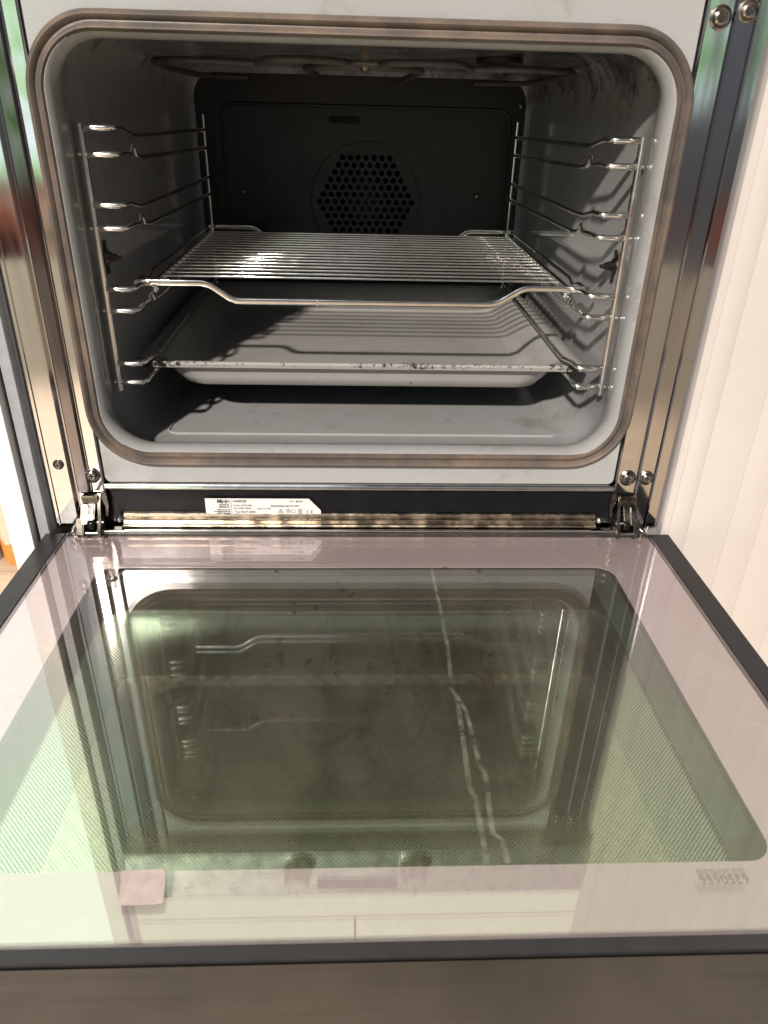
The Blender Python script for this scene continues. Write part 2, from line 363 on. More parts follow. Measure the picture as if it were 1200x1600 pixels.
def loft(name, loops, m, parent, cap_end=True, cap_start=False, smooth=True, angle=50):
    n = len(loops[0]); v = [p for lp in loops for p in lp]; f = []
    for i in range(len(loops)-1):
        for k in range(n):
            l = (k+1) % n; f.append((i*n+k, i*n+l, (i+1)*n+l, (i+1)*n+k))
    if cap_end: f.append(tuple((len(loops)-1)*n+k for k in range(n)))
    if cap_start: f.append(tuple(range(n)))
    return mesh(name, v, f, m, parent, smooth, angle)
def xz(l, r, b, t, rad, y): return [Vector((u, y, w)) for u, w, _, _ in rrect(l, r, b, t, rad)]
def xy(l, r, b, t, rad, z): return [Vector((u, w, z)) for u, w, _, _ in rrect(l, r, b, t, rad)]
def bend(pts, rad=.006, n=5):      # round the corners of a polyline
    pts = [Vector(p) for p in pts]; out = [pts[0]]
    for i in range(1, len(pts)-1):
        a, b, c = pts[i-1], pts[i], pts[i+1]
        q = min(rad, (a-b).length*.45, (c-b).length*.45)
        s_ = b+(a-b).normalized()*q; e = b+(c-b).normalized()*q
        for k in range(n+1):
            t = k/n; out.append(s_*(1-t)**2 + b*2*t*(1-t) + e*t*t)
    out.append(pts[-1]); return out
_txt = {}
def text(s, size, pos, right, up, parent, m, name='lettering', bold=0, align='LEFT', depth=.00015):
    cu = bpy.data.curves.new('t', 'FONT'); cu.body = s; cu.size = size; cu.extrude = depth; cu.offset = bold; cu.align_x = align
    o = bpy.data.objects.new('t', cu); C.objects.link(o); bpy.context.view_layer.update()
    me = bpy.data.meshes.new_from_object(o.evaluated_get(bpy.context.evaluated_depsgraph_get()))
    bpy.data.objects.remove(o)
    right, up = Vector(right), Vector(up); nn = right.cross(up); me.materials.clear()
    for v in me.vertices: v.co = Vector(pos) + right*v.co.x + up*v.co.y + nn*v.co.z
    return link(name, me, m, parent)

# ================================================================== THE OVEN
oven = thing('built_in_oven', 'open built-in oven with grey enamel cavity, steel flanges and its glass door folded down', 'oven', None)

# ---- front frame of pale grey enamel round the opening
LW = .0048
fr = [xz(-.2472, .2472, -.0005, .50, .006, .012), xz(-.2472, .2472, -.0005, .50, .006, .0012), xz(-.2462, .2462, .0005, .499, .005, .0),
      xz(-.2450, .2440, .0255, .3705, .045, .0), xz(-.2450, .2440, .0255, .3705, .045, .006)]
loft('front_frame', fr, EN, oven, cap_end=False)
# ---- cavity: rolled lip, walls, floor with its shallow pressed edge
cv = []
for (l, b, t, rad, y) in [(.2405, .0255, .3705, .045, .004), (.2395, .0265, .3695, .045, -.002), (.2370, .029, .367, .044, -.0052), (.2335, .0325, .3635, .042, -.0058),
                          (.2305, .0355, .3605, .040, -.002), (.2290, .037, .359, .039, .006), (.2292, .0365, .3595, .038, .014), (.2310, .033, .363, .037, .022),
                          (.2345, .027, .368, .036, .030), (.2375, .0222, .372, .035, .040), (.2390, .0200, .374, .034, .055), (.2390, .0200, .374, .034, .07),
                          (.2390, .0200, .374, .034, .20), (.2395, .0200, .374, .034, .35), (.2395, .0200, .374, .034, .500), (.2360, .0235, .3705, .034, .512), (.228, .032, .362, .03, .5155)]:
    q_ = max(0, min(1, (.045-y)/.03)); cv.append(xz(-l-LW*q_, l+LW*.6*q_, b-.0006*q_, t+.0006*q_, rad, y))
cavity = loft('cavity', cv, EN, oven, cap_end=False)
# pressed line of the floor panel
g = G()
lp = [Vector((u, w, .0204)) for u, w, _, _ in rrect(-.203, .208, .074, .46, .012)]
g.tube(lp, .0012, 6, closed=True); g.make('floor_bead', EN, cavity)
# ---- back panel: hexagonally perforated sheet in front of a dark fan
bp = G(); P = .0112; fc = Vector((.007, .205)); holes = 0
cells_x = int(.24/P)+2
rowh = P*math.sqrt(3)/2
for j in range(-18, 17):
    for i in range(-24, 25):
        cx = fc.x + (i+.5*(j & 1))*P; cz = fc.y + j*rowh
        if not (-.246 < cx < .246 and .012 < cz < .383): continue
        hexo = [(cx + P/math.sqrt(3)*math.sin(k*PI/3), cz + P/math.sqrt(3)*math.cos(k*PI/3)) for k in range(6)]
        d = math.hypot(cx-fc.x, cz-fc.y)
        hx = max(abs(cz-fc.y), abs(cz-fc.y)*.5+abs(cx-fc.x)*.866)
        if hx < .061:
            r_ = P*.37; v = []; f = []
            for k in range(12):
                a = k*PI/6
                if k % 2 == 0: ox, oz = hexo[k//2]
                else:
                    q, w = hexo[k//2], hexo[(k//2+1) % 6]; ox, oz = (q[0]+w[0])/2, (q[1]+w[1])/2
                v += [(ox, .5150, oz), (cx+r_*math.sin(a), .5150, cz+r_*math.cos(a)), (cx+r_*.97*math.sin(a), .5175, cz+r_*.97*math.cos(a))]
            for k in range(12):
                l = (k+1) % 12; f += [(3*k, 3*l, 3*l+1, 3*k+1), (3*k+1, 3*l+1, 3*l+2, 3*k+2)]
            bp.add(v, f)
        else:
            bp.add([(a, .5150, b) for a, b in hexo], [(0, 1, 2, 3, 4, 5)])
me = bpy.data.meshes.new('back_panel'); me.from_pydata([tuple(v) for v in bp.v], [], bp.f)
bm = bmesh.new(); bm.from_mesh(me); bmesh.ops.remove_doubles(bm, verts=bm.verts, dist=.0002); bmesh.ops.recalc_face_normals(bm, faces=bm.faces); bm.to_mesh(me); bm.free()
back = link('back_panel', me, DK, oven)
g = G(); g.tube([Vector((u, .5145, w)) for u, w, _, _ in rrect(-.193, .208, .05, .327, .016)], .0022, 8, closed=True); g.make('pressed_rim', DK, back)
g = G(); g.tube([(fc.x + .079*math.cos(k*PI/24), .5147, fc.y + .079*math.sin(k*PI/24)) for k in range(48)], .0009, 8, closed=True); g.make('fan_ring', DK, back)
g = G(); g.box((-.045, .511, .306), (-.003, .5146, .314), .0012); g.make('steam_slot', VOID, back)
for x, z in ((.170, .216), (-.170, .216), (.222, .333)):
    g = G(); g.lathe((x, .5147, z), (0, -1, 0), [(.0042, 0), (.0042, .001), (.003, .0022), (.001, .0024)], 14); g.make('back_screw', OIL, back)
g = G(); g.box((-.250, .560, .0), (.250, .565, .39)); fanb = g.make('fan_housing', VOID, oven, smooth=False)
g = G()
for k in range(14):
    a = k*2*PI/14; c = Vector((fc.x+.045*math.cos(a), .545, fc.y+.045*math.sin(a)))
    g.obox(c, Vector((math.cos(a+.5), 0, math.sin(a+.5))), ey, Vector((-math.sin(a+.5), 0, math.cos(a+.5))), .014, .010, .0006)
g.lathe((fc.x, .55, fc.y), (0, -1, 0), [(.03, 0), (.03, .004), (.012, .014), (.003, .018)], 20)
g.make('fan_wheel', HEAT, oven)

# ---- seal round the opening
path = rrect(-.2452, .2440, .0262, .3700, .048, 16, 20)
prof = [(-.0072, .000), (-.0070, -.0050), (-.0050, -.0078), (-.0028, -.0068), (-.0014, -.0040), (.0004, -.0038), (.0016, -.0066), (.0034, -.0082), (.0056, -.0070), (.0072, -.0040), (.0076, .000)]
v = []; f = []; n = len(prof)
for u, w, nu, nw in path: v += [Vector((u+nu*a, y, w+nw*a)) for a, y in prof]
for i in range(len(path)):
    j = (i+1) % len(path)
    for k in range(n-1): f.append((i*n+k, j*n+k, j*n+k+1, i*n+k+1))
mesh('door_seal', v, f, GK, oven, True, 70)

# ---- grill heating element under the ceiling
el = thing  # (alias unused)
g = G()
E = .3560
pts = [(-.150, .47, E), (-.205, .44, E), (-.212, .30, E), (-.200, .17, E), (-.150, .150, E), (-.100, .175, E), (-.098, .150, E-.001), (-.085, .112, E), (-.055, .104, E), (-.022, .118, E),
       (-.012, .135, E-.001), (.012, .135, E-.001), (.022, .120, E), (.050, .106, E), (.084, .112, E), (.098, .150, E-.001), (.100, .175, E), (.150, .155, E), (.205, .175, E), (.215, .30, E), (.208, .44, E), (.150, .47, E)]
g.tube(bend(pts, .03, 6), .0031, 10); heater = g.make('grill_element', HEAT, oven)
g = G(); g.tube(bend([(-.05, .47, E), (-.06, .22, E), (-.03, .19, E), (.03, .19, E), (.06, .22, E), (.05, .47, E)], .02, 5), .0034, 10); g.make('inner_coil', HEAT, heater)
g = G(); g.box((-.012, .128, .3545), (.012, .139, .3575), .0008); g.box((-.004, .130, .352), (.004, .137, .374), .0008); g.lathe((0, .1335, .3545), (0, 0, -1), [(.004, 0), (.004, .004), (.002, .006)], 12); g.make('mounting_clip', OIL, heater)
# oven lamp glass in the ceiling (top right)
g = G(); g.lathe((.150, .30, .3735), (0, 0, -1), [(.026, 0), (.026, .004), (.018, .007)], 28); g.make('lamp_cover', DK, oven)

# ---- shelf runners: two posts, eight rungs each side
ZR = [(.3010, .3000, 0), (.2812, .2800, 1), (.2425, .2420, 0), (.2238, .2230, 1), (.1730, .1735, 0), (.1538, .1540, 1), (.1050, .1055, 0), (.0868, .0870, 1)]
def runner(s):
    t = G(); t.tube([(s*.2325, .040, .0785), (s*.2322, .040, .3035)], .0030, 12); rn = t.make('shelf_runner', CHR, oven)
    t = G(); t.tube([(s*.2125, .480, .0785), (s*.2125, .480, .3125)], .0022, 8); t.make('rear_post', CHR, rn)
    for zf, zb, notch in ZR:
        g = G()
        if not notch: q = [(s*.2305, .0415, zf), (s*.2070, .0435, zf), (s*.2060, .058, zf), (s*.2060, .090, zf-.0055), (s*.2065, .112, zf-.0065), (s*.2120, .480, zb-.006)]
        else: q = [(s*.2365, .0390, zf), (s*.2070, .0435, zf), (s*.2062, .058, zf+.0006), (s*.2062, .084, zf-.001), (s*.2062, .092, zf+.0060), (s*.2062, .099, zf-.0025), (s*.2062, .118, zf-.005), (s*.2120, .480, zb-.008)]
        g.tube(bend(q, .0035, 4), .0023, 8); g.make('rung', CHR, rn)
        g = G(); g.tube([(s*.2285, .0395, zf-.0002), (s*.2265, .0392, zf-.0002), (s*.2110, .0396, zf-.0002), (s*.2085, .0405, zf-.0002)], .0030, 8); g.make('rung_sleeve', CHR, rn)
    # little spring catch fixed on the wall
    g = G(); g.lathe((s*.2385, .076, .194), (-s, 0, 0), [(.008, 0), (.008, .0015), (.005, .003), (.003, .010), (.001, .011)], 18)
    g.obox((s*.231, .073, .194), ex, ey, ez, .008, .004, .0016, .001); g.obox((s*.2375, .076, .194), ex, ey, ez, .001, .0035, .015, .001)
    g.make('wall_catch', OIL, rn)
runner(-1); runner(1)

# ---- stainless flanges left and right of the enamel frame (folded profile, run in z)
def flange(s):
    t = R(0)
    if s > 0: pf = [(.2484, .010), (.2484, -.0008), (.2492, -.0022), (.2502, -.0008), (.2508, .0006), (.2700, .0018), (.2706, -.0004), (.2714, -.0010), (.2722, -.0002), (.2728, .0020), (.2860, .0012), (.2866, -.0012), (.2874, -.0018), (.2882, -.0008), (.2890, .0026), (.3020, .0030), (.3020, .012)]
    else: pf = [(.2484, .010), (.2484, -.0008), (.2490, -.0014), (.2500, -.0008), (.2506, .0002), (.2600, .0002), (.2606, -.0012), (.2614, .0002), (.2690, .0016), (.2696, .0000), (.2704, .0000), (.2712, .0018), (.2790, .0034), (.2796, .0008), (.2806, .0004), (.2970, .0004), (.2976, -.0012), (.2986, -.0012), (.2994, .0006), (.3020, .0006), (.3020, .012)]
    k = 6 if s > 0 else 8      # inner fold stops above the hinge, outer fold runs past it
    inn = [q for q in pf if q[0] < .2711]; out_ = [q for q in pf if q[0] >= .2700]
    inn = inn + [(inn[-1][0], .012), (.2484, .012)]; out_ = [(out_[0][0]+.0002, .012)] + [(out_[0][0]+.0002, out_[0][1])] + out_[1:]
    g = G(); g.extrude([(s*a, y) for a, y in inn], (0, 0, -.0105), ex, ey, ez, .56)
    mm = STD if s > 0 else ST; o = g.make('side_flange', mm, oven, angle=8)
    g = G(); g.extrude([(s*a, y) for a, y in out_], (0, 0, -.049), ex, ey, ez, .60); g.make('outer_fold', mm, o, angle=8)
    return o
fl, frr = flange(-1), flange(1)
g = G(); g.extrude([(a, y) for a, y in [(-.3175, -.006), (-.3155, -.010), (-.3060, -.010), (-.3035, -.005), (-.3025, .012), (-.3175, .012)]], (0, 0, -.09), ex, ey, ez, .70); g.make('grey_edge_strip', GRY, oven)
g = G(); g.extrude([(-.2742, .004), (-.2740, -.0016), (-.2730, -.0024), (-.2640, -.0020), (-.2632, -.0012), (-.2630, .004)], (0, 0, -.0100), ex, ey, ez, .555); g.make('dark_reflection_strip', m_steel('dark_reflection_steel', (.16, .14, .145), .10), oven, angle=25)  # added strip, its dark colour stands in for a dark reflection on the flange
def screw(x, z, y0, parent, r=.0066):
    g = G(); g.lathe((x, y0, z), (0, -1, 0), [(r*1.25, 0), (r*1.25, .0010), (r*1.05, .0019), (r*.95, .0011), (r*.80, .0009), (r*.74, .0022), (r*.55, .0029), (r*.10, .0031)], 26)
    o = g.make('flange_screw', STH, parent, angle=22)
    g = G(); g.box((x-r*.40, y0-.0034, z-r*.10), (x+r*.40, y0-.0027, z+r*.10)); g.box((x-r*.10, y0-.0035, z-r*.40), (x+r*.10, y0-.0026, z+r*.40)); g.make('cross_recess', VOID, o, smooth=False)
screw(-.2585, .0070, .0002, fl, .0062); screw(-.288, .018, .0004, fl, .0040)
screw(.2605, .0065, .0014, frr); screw(.2795, .0065, .0016, frr, .0060)
screw(.2605, .3835, .0014, frr); screw(.2800, .3880, .0016, frr, .0060)
screw(-.2555, .4200, .0002, fl)

# ---- sill below the frame: bright lip, dark recess, warm chrome steps
g = G(); g.extrude([(.014, -.0012), (-.0015, -.0012), (-.0030, -.0030), (-.0028, -.0060), (-.0010, -.0076), (.014, -.0076)], (-.2475, 0, 0), ey, ez, ex, .495); sill = g.make('sill_lip', CH, oven)
g = G(); g.box((-.2700, .0045, -.046), (.2700, .012, -.0078)); g.make('dark_recess', BLK, oven, smooth=False)
g = G()
g.extrude([(.0040, -.0340), (.0010, -.0345), (.0000, -.0356), (.0002, -.0385), (-.0028, -.0395), (-.0030, -.0405), (-.0024, -.0425), (-.0060, -.0436), (-.0066, -.0448), (-.0060, -.0465), (.0040, -.0480)], (-.2350, 0, 0), ey, ez, ex, .470)
g.make('chrome_trim', CHW, oven, angle=25)
g = G(); g.box((-.262, -.0078, -.0520), (.262, .004, -.0488), .0008); g.make('bottom_ledge', CH, oven)
for s in (-1, 1):   # trim end caps and the small trim screws
    g = G(); g.lathe((s*.2390, -.0005, -.0400), (0, -1, 0), [(.0034, 0), (.0034, .002), (.0020, .0036), (.0008, .004)], 14); g.make('trim_screw', CH, oven)

# ---- rating label stuck on the recess and the first step
lx0, lx1, lz0, lz1, ly = -.1545, -.0415, -.0362, -.0178, .0008
v = [(lx0, ly, lz0), (lx1, ly, lz0), (lx1, ly, lz0+.0055), (lx1-.0115, ly, lz1), (lx0, ly, lz1)]
g = G(); g.add(v + [(a, .0012, c) for a, b, c in v], [(0, 1, 2, 3, 4), (9, 8, 7, 6, 5)] + [(i, (i+1) % 5, (i+1) % 5+5, i+5) for i in range(5)])
lab = g.make('rating_label', LBL, oven, smooth=False); lab['label'] = 'white printed rating label with one clipped corner'
T = lambda s, size, x, z, **k: text(s, size, (x, ly-.0002, z), (1, 0, 0), (0, 0, 1), lab, INK, **k)
T('Miele', .0056, lx0+.0238, -.0226, bold=.00022, align='RIGHT')
T('MADE IN', .0024, lx0+.0232, -.0254, align='RIGHT', bold=.00005)
T('GERMANY', .0024, lx0+.0238, -.0279, align='RIGHT', bold=.00005)
T('Miele & Cie. KG', .0019, lx0+.0240, -.0307, align='RIGHT', bold=.00004)
T('Carl-Miele-Straße 29', .0019, lx0+.0240, -.0327, align='RIGHT', bold=.00004)
T('33332 Gütersloh', .0019, lx0+.0240, -.0347, align='RIGHT', bold=.00004)
T('H4402B', .0040, lx0+.0270, -.0219, bold=.00004)
T('M.-Nr. 07767300', .0026, lx0+.0272, -.0262)
T('AC 230V 50Hz', .0028, lx0+.0276, -.0295)
T('max. 3.3 kW', .0026, lx0+.0505, -.0296)
T('Typ: BGM 6006', .0032, lx0+.0280, -.0335)
T('Nr.  80/061', .0028, lx0+.0830, -.0216)
T('Electrical Safety Appr.-Nr. 0130', .0021, lx0+.0640, -.0264, bold=.00006)
g = G(); g.box((lx0+.0252, ly-.0004, lz0+.0006), (lx0+.0255, ly+.0003, lz1-.0006)); g.make('divider_line', INK, lab, smooth=False)
g = G()   # certification marks: triangle, two rings, crossed bin
def stroke(pts, w=.00022, closed=False): g.tube([(a, ly-.0003, b) for a, b in pts], w, 4, closed=closed)
mx, mz = lx0+.0735, -.0312
stroke([(mx-.0026, mz-.002), (mx+.0026, mz-.002), (mx, mz+.0024)], .0003, True); stroke([(mx-.0012, mz-.0012), (mx+.0012, mz-.0012), (mx, mz+.001)], .00025, True)
for dx in (.0072,): stroke([(mx+dx+.0022*math.cos(k*PI/8), mz+.0022*math.sin(k*PI/8)) for k in range(16)], .00018, True); stroke([(mx+dx-.0014, mz), (mx+dx+.0014, mz)]); stroke([(mx+dx, mz-.0014), (mx+dx, mz+.0014)])
stroke([(mx+.0125+.0020*math.cos(k*PI/6), mz+.0014*math.sin(k*PI/6)) for k in range(1, 6)] + [(mx+.0102, mz-.0016), (mx+.0150, mz-.0016)], .0002, True)
mb = mx+.0190; stroke([(mb-.0014, mz-.0014), (mb+.0014, mz-.0014), (mb+.0017, mz+.0018), (mb-.0017, mz+.0018)], .0002, True); stroke([(mb-.002, mz+.002), (mb+.002, mz-.002)]); stroke([(mb-.002, mz-.002), (mb+.002, mz+.002)])
g.box((mb-.0014, ly-.0004, mz-.0034), (mb+.0014, ly, mz-.0028))
for c0 in (mx+.0270, mx+.0312): stroke([(c0+.0016*math.cos(R(a)), mz-.0012+.0016*math.sin(R(a))) for a in range(60, 310, 25)], .0003)
stroke([(mx+.0298, mz-.0012), (mx+.0310, mz-.0012)], .00025)
g.make('certification_marks', INK, lab, smooth=False)

# ---- control panel above the frame (seen mirrored in the glass) with two knobs
g = G(); g.box((-.3020, -.024, .412), (.3020, .010, .500), .003); panel = g.make('control_panel', PNL, oven)
for x in (-.080, .070):
    g = G(); g.lathe((x, -.0245, .445), (0, -1, 0), [(.019, 0), (.019, .003), (.0165, .006), (.0160, .024), (.0145, .026), (.004, .0262)], 32); k_ = g.make('control_knob', PNL, panel)
    g = G(); g.box((x-.0008, -.0512, .449), (x+.0008, -.0506, .459)); g.make('pointer_mark', INK, k_, smooth=False)
g = G(); g.box((-.055, -.0255, .462), (.050, -.0238, .486), .001); g.make('clock_display', BLK, panel)
# ---- carcass behind the front
g = G()
for a, b in (((-.300, .020, -.60), (-.2965, .60, .50)), ((.2965, .020, -.60), (.300, .60, .50)), ((-.2965, .57, -.10), (.2965, .575, .50)), ((-.2965, .02, -.10), (.2965, .57, -.0965))): g.box(a, b)
g.make('casing', GRY, oven, smooth=False)

# ---- hinges
def hinge(s):
    g = G(); X = lambda a: s*a
    for x in (.2545, .2705):    # two cheek plates of the hinge arm, leaning forward and down
        pr_ = [(.006, -.012), (-.0020, -.0115), (-.0085, -.0235), (-.0125, -.0360), (-.0195, -.0430), (-.0205, -.0500), (-.0130, -.0510), (-.004, -.0475), (.006, -.0475)]
        g.extrude(pr_, (X(x)-.0014, 0, 0), ey, ez, ex, .0028)
    g.obox((X(.2625), -.0030, -.0165), ex, ey, ez, .0085, .0035, .0042, .0012)
    g.obox((X(.2680), -.0105, -.0300), ex, Vector((0, -.55, -.83)), Vector((0, -.83, .55)), .0030, .0095, .0034, .0010)
    g.obox((X(.2720), -.0160, -.0400), ex, Vector((0, -.40, -.92)), Vector((0, -.92, .40)), .0034, .0080, .0030, .0010)
    h = g.make('door_hinge', OIL, oven, angle=25)
    g = G(); g.tube([(X(.2515), -.0095, -.0390), (X(.2735), -.0095, -.0390)], .0030, 12); g.tube([(X(.2530), -.0035, -.0200), (X(.2720), -.0035, -.0200)], .0022, 12)
    g.tube([(X(.2760), -.0165, -.0470), (X(.2530), -.0165, -.0470)], .0019, 10); g.make('hinge_pin', STH, h)
    g = G(); g.obox((X(.2625), -.0070, -.0270), ex, Vector((0, -.62, -.78)), Vector((0, -.78, .62)), .0038, .0150, .0028, .0010); g.make('lever_arm', STH, h)
    g = G(); g.lathe((X(.2585), -.0135, -.0385), (s, 0, 0), [(.0050, 0), (.0056, .001), (.0056, .0055), (.0048, .0066)], 20); g.make('roller', BLK, h)
    g = G(); g.obox((X(.2790), -.0130, -.0462), ex, ey, ez, .0022, .0050, .0050, .0012)
    g.tube(bend([(X(.2755), -.018, -.0410), (X(.2790), -.0210, -.0430), (X(.2835), -.0200, -.0480), (X(.2830), -.0150, -.0500)], .003), .0014, 8)
    g.make('locking_clip', STH, h)
    g = G(); g.extrude([(X(.2475), -.0100), (X(.2515), -.0095), (X(.2525), -.018), (X(.2500), -.026), (X(.2520), -.036), (X(.2490), -.036), (X(.2468), -.024)], (0, -.0030, 0), ex, ez, ey, .006); g.make('guide_lug', OIL, h)
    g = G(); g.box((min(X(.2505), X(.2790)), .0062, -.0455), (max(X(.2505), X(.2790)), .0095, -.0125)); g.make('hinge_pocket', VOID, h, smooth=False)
hinge(-1); hinge(1)

# ================================================================== door folded down
ZG = -.0500; ZO = -.1200
g = G()   # body pan of the door: frame round the glass, thick enough to stand on its own
def ring(gg, x0, x1, y0, y1, ix0, ix1, iy0, iy1, zt, zb, bev=.0):
    gg.box((x0, y0, zb), (ix0, y1, zt), bev); gg.box((ix1, y0, zb), (x1, y1, zt), bev)
    gg.box((ix0, y0, zb), (ix1, iy0, zt), bev); gg.box((ix0, iy1, zb), (ix1, y1, zt), bev)
ring(g, -.3100, .3100, -.4250, -.0090, -.2905, .2905, -.4168, -.0100, -.0515, ZO-.006, .0008)
door = g.make('oven_door', BFR, oven)
g = G(); g.box((-.2890, -.4155, ZG-.004), (.2890, -.0095, ZG), .0008); g.make('inner_glass', GL1, door)
# printed border under the glass with its rounded window
o1 = xy(-.2888, .2888, -.4153, -.0097, .004, ZG-.0048); i1 = xy(-.2415, .2335, -.3735, -.0655, .016, ZG-.0048)
o2 = [v+Vector((0, 0, -.0008)) for v in o1]; i2 = [v+Vector((0, 0, -.0008)) for v in i1]
loft('printed_border', [o2, o1, i1, i2], PRT, door, cap_end=False, smooth=False, angle=30)
g = G(); g.box((-.2900, -.4160, ZO-.0035), (.2900, -.0105, ZO)); g.make('outer_glass', m_outer(), door, smooth=False)
g = G(); g.add([(-.251, -.4150, -.080), (.2450, -.4150, -.080), (.2450, -.0110, -.080), (-.251, -.0110, -.080)], [(0, 1, 2, 3)]); g.make('dotted_middle_glass', m_dots(), door, smooth=False)
for x in (-.2545, .2485):   # glass carriers inside the door
    g = G(); g.box((x-.003, -.41, ZO+.0004), (x+.003, -.0115, ZG-.0062), .0005); g.make('glass_carrier', BLK, door)
# hinge-side metal edge of the door and the black gap line
g = G(); g.tube([(-.2300, -.0078, ZG+.0012), (.2300, -.0078, ZG+.0012)], .0015, 8); g.make('rear_edge_bar', CH, door)
# handle: wide brushed bar beyond the front edge
g = G()
pf = []
pf += [(-.4260, -.0900), (-.4256, -.0545), (-.4264, -.0530), (-.4400, -.0538), (-.4700, -.0545), (-.5050, -.0575), (-.5180, -.0610), (-.5240, -.0680), (-.5240, -.0820), (-.5180, -.0900)]
g.extrude(pf, (-.31, 0, 0), ey, ez, ex, .62); hd = g.make('door_handle', BR, door, angle=60)
# dried drops and drips on the glass
def blob(cx, cy, rx, ry, wob=.25, hole=False, n=18):
    ph = random.random()*6; pts = []
    for k in range(n):
        a = k*2*PI/n; q = 1+wob*math.sin(2*a+ph)*.5+wob*math.sin(3*a+ph*2)*.5
        pts.append((cx+rx*q*math.cos(a), cy+ry*q*math.sin(a)))
    if hole: g.tube([(a, b, ZG+.0003) for a, b in pts], (.00042), 5, closed=True, ry=.00008, up=(0, 0, 1))
    else: g.add([(a, b, ZG+.0004) for a, b in pts] + [(a, b, ZG+.0001) for a, b in pts], [tuple(range(n))] + [(k, (k+1) % n, (k+1) % n+n, k+n) for k in range(n)])
for cx, cy, rx, ry in [(-.064, -.200, .0018, .0085), (-.025, -.193, .0020, .0095), (.047, -.193, .0030, .0075), (.089, -.195, .0022, .0095), (.092, -.222, .0028, .010), (.086, -.226, .0030, .006), (-.043, -.204, .0018, .0028), (-.040, -.135, .0018, .004)]:
    g = G(); q0 = random.getstate(); blob(cx, cy, rx, ry, .35, True); random.setstate(q0); blob(cx, cy, rx*.55, ry*.6, .35); g.make('dried_drop', STAIN, door)
for k in range(72):
    g = G()
    cx = random.gauss(.015, .065); cy = random.uniform(-.285, -.07)
    if abs(cx) > .2: continue
    q = random.choice([.0005, .0006, .0008, .0011, .0015])
    if q > .001: blob(cx, cy, q*1.3, q*1.5, .3, True, 12)
    else: blob(cx, cy, q, q*random.uniform(.8, 1.4), .3, False, 8)
    g.make('dried_drop', STAIN, door)
g = G()   # milky run trapped between the panes
def ribbon(pts, w):
    P_ = [Vector((a, b, ZG-.0062)) for a, b in pts]
    g.tube([p for p in P_], w, 6, ry=.0003, up=(0, 0, 1))
ribbon([(.0640, -.067), (.0655, -.120), (.0660, -.180), (.0642, -.228), (.0665, -.238), (.0660, -.270), (.0645, -.318), (.0668, -.326), (.0672, -.371)], .0013)
ribbon([(.0668, -.236), (.0715, -.252), (.0735, -.300), (.0760, -.308), (.0735, -.352), (.0785, -.356), (.0785, -.371)], .0013)
for off in (-.0015, .0015):
    ribbon([(.0640+off*.7, -.067), (.0655+off*.8, -.120), (.0660+off, -.180), (.0642+off, -.228), (.0665+off, -.238), (.0660+off, -.270), (.0645+off, -.318), (.0668+off, -.326), (.0672+off, -.371)], .00022)
    ribbon([(.0668+off*.5, -.236), (.0715+off*.8, -.252), (.0735+off, -.300), (.0760+off, -.308), (.0735+off, -.352), (.0785+off, -.356), (.0785+off, -.371)], .00022)
g.make('milky_drip', DRIP, door)
# torn sticker and a painted-on number imitating print mirrored in the glass
g = G(); pts = [(-.1335, -.3765), (-.1110, -.3760), (-.1085, -.3850), (-.1075, -.3955), (-.1120, -.3962), (-.1300, -.3962), (-.1318, -.3880)]
n = len(pts); g.add([(a, b, ZG+.0004) for a, b in pts] + [(a, b, ZG+.0001) for a, b in pts], [tuple(range(n))] + [(k, (k+1) % n, (k+1) % n+n, k+n) for k in range(n)])
g.make('torn_sticker', STK, door, smooth=False)
text('6350656', .0080, (.2085, -.3850, ZG+.0002), (-1, 0, 0), (0, -1, 0), door, simple('reflected_print', (.17, .14, .13), .6), name='reflected_number')

place(oven, (0, 0, -.10))

# ================================================================== wire rack
rack = thing('wire_rack', 'chrome wire grid shelf with a dipped front bar, pushed into the middle runners', 'oven rack', None)
def flatbar(pts, name):
    g = G(); P_ = bend(pts, .008, 6); g.tube(P_, .0019, 16, ry=.0029, up=(0, 0, 1), sq=.35); return g.make(name, CH, rack, angle=40)
zr = .1700
flatbar([(-.2185, .0870, zr), (-.1500, .0870, zr), (-.1260, .0870, zr-.0165), (.1300, .0870, zr-.0165), (.1560, .0870, zr), (.2250, .0870, zr)], 'front_bar')
flatbar([(-.2200, .4930, zr), (-.1550, .4930, zr), (-.1330, .4930, zr-.0165), (.1330, .4930, zr-.0165), (.1560, .4930, zr), (.2230, .4930, zr)], 'rear_bar')
for s in (-1, 1):
    g = G(); g.tube(bend([(s*.2190, .087, zr), (s*.2190, .120, zr-.001), (s*.2190, .135, zr-.006), (s*.2190, .150, zr-.001), (s*.2200, .493, zr)], .004), .0022, 8); g.make('side_wire', CH, rack)
    g = G(); g.tube(bend([(s*.2060, .0900, zr-.0015), (s*.2060, .115, zr-.0095), (s*.2060, .140, zr-.0088), (s*.2130, .478, zr-.0088), (s*.2140, .492, zr-.0030)], .004), .0020, 8); g.make('support_wire', CH, rack)
    g = G(); g.lathe((s*.2020, .0960, zr-.0075), (0, -1, 0), [(.0035, 0), (.0035, .002), (.001, .003)], 12); g.make('end_stud', CH, rack)
NB = 17
for k in range(NB):
    y = .1500 + k*(.4800-.1500)/(NB-1); xx = .2065 + .009*k/NB
    g = G(); g.tube([(-xx, y, zr-.0068), (-xx+.003, y, zr-.0052), (xx-.003, y, zr-.0052), (xx, y, zr-.0068)], .0014, 8); g.make('grid_wire', CH, rack)
g = G(); g.box((-.0455, .0838, zr-.0199), (-.0440, .0902, zr-.0131), .0003); g.make('weld_seam', CH, rack)
place(rack, (0, .29, .153))

